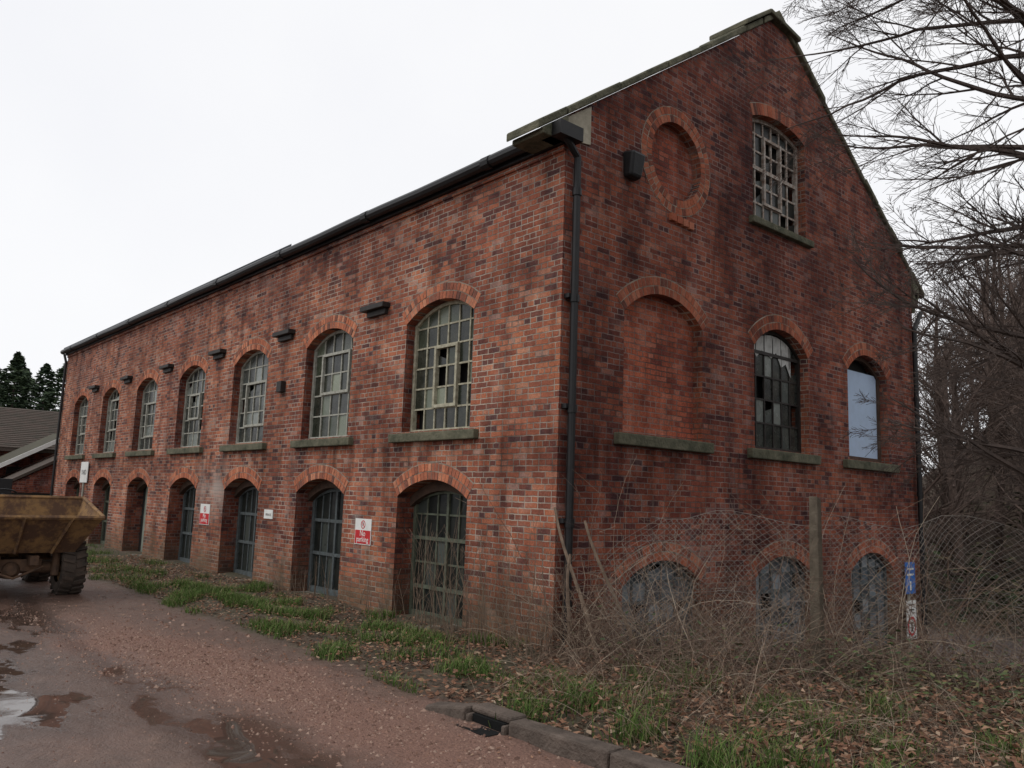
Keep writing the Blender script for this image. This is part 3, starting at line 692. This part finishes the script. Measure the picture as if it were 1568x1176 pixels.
A.obj('woodland_undergrowth',island_mat('undergrowth_leaf',[(0,(.02,.03,.012)),(.5,(.035,.05,.02)),(.8,(.07,.055,.03)),(1,(.10,.07,.045))],.8),None,fix=False)
# ---------------------------------------------------------------- conifers
A=Acc(); B=Acc()
for k in range(30):
    x=-62+U_(-5,5); y=-6+k*.8+U_(-.4,.4); hgt=U_(8.8,11.2); wR=U_(1.5,2.2)
    B.cyl((x,y,-.3),(x,y,hgt*.8),.16,6,.05)
    for _ in range(1500):
        t=rnd()**.7; z=hgt*(.08+.92*t); r=(1-t**3.2)*wR*U_(.5,1.05)*(1+.22*math.sin(z*2.3+k)); a=U_(0,6.28)
        leafquad(A,(x+r*math.cos(a),y+r*math.sin(a),z+.25*r),U_(.14,.28),bend=.6)
ce=empty('conifer_row'); A.obj('foliage',island_mat('conifer_leaf',[(0,(.025,.042,.025)),(.6,(.05,.075,.04)),(1,(.075,.105,.055))],.8),ce,fix=False); B.obj('trunks',M_bark,ce)
# ---------------------------------------------------------------- barn at left
bn=empty('low_barn')
M_tile=simple('brown_tiles',(.085,.06,.05),(.05,.045,.035),.9,2.5,.8,.03)
A=Acc(); A.hexa([(-31,-14,2.9),(-31,6,2.9),(-36.5,6,4.9),(-36.5,-14,4.9),(-31,-14,3.05),(-31,6,3.05),(-36.5,6,5.05),(-36.5,-14,5.05)])
A.hexa([(-42,-14,2.9),(-36.52,-14,4.9),(-36.52,6,4.9),(-42,6,2.9),(-42,-14,3.05),(-36.52,-14,5.05),(-36.52,6,5.05),(-42,6,3.05)])
for k in range(22):
    t=k/22; A.box(-31.0-5.5*t-.02,-31.0-5.5*t+.02,-14,6,3.04+2*t,3.07+2*t)
A.obj('tiled_roof',M_tile,bn); A=Acc(); A.box(-41,-31.6,-13.5,5.6,-.2,2.95); A.obj('walls',M_brick,bn)
A=Acc(); A.box(-31.58,-31.5,-6,-3.5,0,2.3); A.box(-31.58,-31.5,0,2.5,0,2.3); A.obj('doors',M_dark,bn)
ou=empty('lean_to_outbuilding')
def slab(x0,x1,y0,z0,y1,z1,lo,hi,mat,nm):
    A=Acc(); A.hexa([(x0,y0,z0+lo),(x1,y0,z0+lo),(x1,y1,z1+lo),(x0,y1,z1+lo),(x0,y0,z0+hi),(x1,y0,z0+hi),(x1,y1,z1+hi),(x0,y1,z1+hi)]); A.obj(nm,mat,ou)
slab(-31,-26.6,-3.2,1.03,1.4,3.7,-.1,0,simple('moss_roof',(.07,.065,.04),(.05,.045,.035),.95,2),'mossy_roof')
slab(-26.59,-26.52,-3.2,1.03,1.4,3.7,-.12,.04,M_white,'white_verge')
slab(-26.5,-24.8,-3.2,.5,1.4,3.15,-.1,0,M_tile,'lower_roof')
A=Acc(); A.hexa([(-29,-3.1,-.1),(-24.9,-3.1,-.1),(-24.9,1.3,-.1),(-29,1.3,-.1),(-29,-3.1,.42),(-24.9,-3.1,.42),(-24.9,1.3,2.95),(-29,1.3,2.95)]); A.obj('walls',M_brick,ou)
A=Acc(); A.box(-24.89,-24.86,-1.2,.8,0,1.35); A.obj('openings',M_dark,ou)
# ---------------------------------------------------------------- dumper
du=empty('site_dumper_truck')
def yel():
    m=NT('rusty_yellow_paint'); g=m.geo(); P=g.outputs['Position']
    n1=m.noise(P,3.5,6,.7); n2=m.noise(P,14,5,.7)
    c=m.mix(m.ramp(n2,[(.3,0),(.7,1)]),(.27,.155,.065),(.18,.11,.055))
    c=m.mix(m.ramp(n1,[(.42,0),(.58,1)]),c,(.10,.058,.038))
    return m.out(c,.85,m.bump(n2,.4,.01),None,.2)
M_yel=yel(); M_rust=simple('rusty_steel',(.15,.085,.05),(.06,.04,.03),.85,6,.5,.01); M_tyre=simple('muddy_tyre',(.03,.027,.024),(.09,.065,.05),.9,6,.5,.01)
yl,yr=-4.95,-2.85
top=[(-6.9,yl,1.2),(-6.9,yr,1.2),(-8.15,yr,1.47),(-8.15,yl,1.47)]
bot=[(-7.35,yl+.25,.66),(-7.35,yr-.25,.66),(-8.0,yr-.25,.62),(-8.0,yl+.25,.62)]
A=Acc(); A.v+=bot+top; A.f+=[(0,1,2,3),(0,1,5,4),(1,2,6,5),(2,3,7,6),(3,0,4,7)]
o=A.obj('skip',M_yel,du); mo=o.modifiers.new('s','SOLIDIFY'); mo.thickness=.02
A=Acc()
for i in range(4):
    a,b_=Vector(top[i]),Vector(top[(i+1)%4]); A.tube([tuple(a),tuple(b_)],.035,6,True)
for t in (.2,.5,.8):
    a=Vector(bot[0]).lerp(Vector(bot[1]),t); b_=Vector(top[0]).lerp(Vector(top[1]),t); A.tube([tuple(a+Vector((.02,0,0))),tuple(b_+Vector((.02,0,0)))],.03,4,True)
for sgn,yy in ((1,yr),(-1,yl)): A.tube([(-7.55,yy-sgn*.22,.7),(-7.5,yy,1.28)],.03,4,True)
A.box(-8.3,-8.12,yl+.4,yr-.4,.5,1.3)
A.obj('skip_rim_and_ribs',M_yel,du)
A=Acc(); A.box(-10.6,-7.3,-4.2,-4.08,.48,.62); A.box(-10.6,-7.3,-3.7,-3.58,.48,.62); A.box(-7.9,-7.5,-4.3,-3.5,.38,.56)
A.cyl((-7.7,-4.75,.42),(-7.7,-3.05,.42),.085,12); A.cyl((-9.85,-4.75,.42),(-9.85,-3.05,.42),.085,12)
A.cyl((-7.50,-3.9,.40),(-7.9,-3.9,.40),.13,16,.16); A.cyl((-7.44,-3.9,.40),(-7.50,-3.9,.40),.07,12,.12)
for yy in (-4.5,-3.3): A.cyl((-7.55,yy,.3),(-7.62,yy+.02,.7),.06,8)
A.tube([(-7.4,-4.3,.45),(-7.3,-3.9,.3),(-7.4,-3.5,.45)],.02,6); A.obj('chassis_and_axles',M_rust,du,bevel=.008)
A=Acc(); A.hexa([(-10.7,-4.4,.62),(-9.3,-4.4,.62),(-9.3,-3.4,.62),(-10.7,-3.4,.62),(-10.7,-4.35,1.2),(-9.4,-4.35,1.3),(-9.4,-3.45,1.3),(-10.7,-3.45,1.2)]); A.box(-9.2,-8.4,-4.6,-3.2,.63,.69); A.obj('engine_cover',M_yel,du,bevel=.05)
A=Acc(); A.box(-9.5,-9.1,-4.15,-3.65,1.31,1.42); A.box(-9.6,-9.5,-4.15,-3.65,1.42,1.75)
A.tube([(-8.5,-3.9,.9),(-8.75,-3.9,1.5)],.03,8,True)
A.tube([(-8.76+.05*math.sin(t),-3.9+.2*math.cos(t),1.5+.19*math.sin(t)*.4) for t in np.linspace(0,6.283,18)],.015,6)
A.obj('seat_and_steering_wheel',M_black,du,bevel=.02)
def wheel(name,x,y,z,r=.42,w=.34):
    A=Acc(); prof=[(-w/2*.9,r*.55),(-w/2,r*.7),(-w/2,r*.86),(-w/2*.8,r*.95),(0,r*.97),(w/2*.8,r*.95),(w/2,r*.86),(w/2,r*.7),(w/2*.9,r*.55)]
    N=32; b0=len(A.v)
    for i in range(N):
        a=2*math.pi*i/N
        for (yy,rr) in prof: A.v.append((x+rr*math.cos(a),y+yy,z+rr*math.sin(a)))
    m_=len(prof)
    for i in range(N):
        for j in range(m_-1):
            A.f.append((b0+i*m_+j,b0+i*m_+j+1,b0+((i+1)%N)*m_+j+1,b0+((i+1)%N)*m_+j))
    for i in range(20):
        for sg in (-1,1):
            a=2*math.pi*(i+.25*sg)/20; da=.06; q=[]
            for (rr) in (r*.93,r*1.03):
                for (yy,aa) in ((0.01*sg,a-da),(sg*w/2,a-da+.10),(sg*w/2,a+da+.10),(0.01*sg,a+da)):
                    q.append((x+rr*math.cos(aa),y+yy,z+rr*math.sin(aa)))
            A.hexa(q)
    A.obj(name,M_tyre,du)
    A=Acc(); A.cyl((x,y-w*.32,z),(x,y+w*.32,z),r*.57,20); A.cyl((x,y-w*.5,z),(x,y+w*.5,z),r*.2,12)
    A.obj(name+'_rim',M_yel,du)
wheel('wheel_1',-7.7,-3.08,.42); wheel('wheel_2',-7.7,-4.72,.42); wheel('wheel_3',-9.85,-3.08,.40); wheel('wheel_4',-9.85,-4.72,.40)
# ---------------------------------------------------------------- camera, light, world
a,p,r=[math.radians(v) for v in (41.1,7.993,1.948)]
F0=Vector((-math.cos(a),math.sin(a),0)); Z=Vector((0,0,1)); R0=Vector((math.sin(a),math.cos(a),0))
Fv=F0*math.cos(p)+Z*math.sin(p); Uv=-F0*math.sin(p)+Z*math.cos(p)
R1=R0*math.cos(r)+Uv*math.sin(r); U1=-R0*math.sin(r)+Uv*math.cos(r)
cam=bpy.data.cameras.new('camera'); co=bpy.data.objects.new('camera',cam); scene.collection.objects.link(co)
co.matrix_world=Matrix(((R1.x,U1.x,-Fv.x,6.654),(R1.y,U1.y,-Fv.y,-6.526),(R1.z,U1.z,-Fv.z,1.7),(0,0,0,1)))
cam.lens=36*1250.5/1568; cam.sensor_width=36; cam.clip_end=2000; cam.clip_start=.05
scene.camera=co
sd=Vector((-.35,-1.0,1.25)).normalized()
sl=bpy.data.lights.new('sun','SUN'); sl.energy=1.25; sl.angle=math.radians(30); sl.color=(1,.98,.95); so=bpy.data.objects.new('sun',sl); scene.collection.objects.link(so)
so.rotation_euler=(-sd).to_track_quat('-Z','Y').to_euler()
w=bpy.data.worlds.new('World'); scene.world=w; w.use_nodes=True; nt=w.node_tree; bg=nt.nodes['Background']
sk=nt.nodes.new('ShaderNodeTexSky'); sk.sky_type='NISHITA'; sk.sun_disc=False; sk.sun_elevation=math.asin(sd.z); sk.sun_rotation=math.atan2(sd.x,sd.y)
mx=nt.nodes.new('ShaderNodeMix'); mx.data_type='RGBA'; mx.inputs[0].default_value=.94
tc=nt.nodes.new('ShaderNodeTexCoord'); nz=nt.nodes.new('ShaderNodeTexNoise'); nz.inputs['Scale'].default_value=2.0; nz.inputs['Detail'].default_value=5
nt.links.new(tc.outputs['Generated'],nz.inputs['Vector']); rp=nt.nodes.new('ShaderNodeValToRGB'); rp.color_ramp.elements[0].position=.3; rp.color_ramp.elements[0].color=(.92,.925,.95,1); rp.color_ramp.elements[1].position=.7; rp.color_ramp.elements[1].color=(1,1,1,1)
nt.links.new(nz.outputs[0],rp.inputs[0])
sc=nt.nodes.new('ShaderNodeMix'); sc.data_type='RGBA'; sc.blend_type='MULTIPLY'; sc.inputs[0].default_value=1; sc.inputs[7].default_value=(10.2,10.2,10.3,1); nt.links.new(rp.outputs[0],sc.inputs[6])
nt.links.new(sk.outputs[0],mx.inputs[6]); nt.links.new(sc.outputs[2],mx.inputs[7]); nt.links.new(mx.outputs[2],bg.inputs[0]); bg.inputs[1].default_value=.1
scene.view_settings.view_transform='Standard'; scene.view_settings.look='None'; scene.view_settings.exposure=0
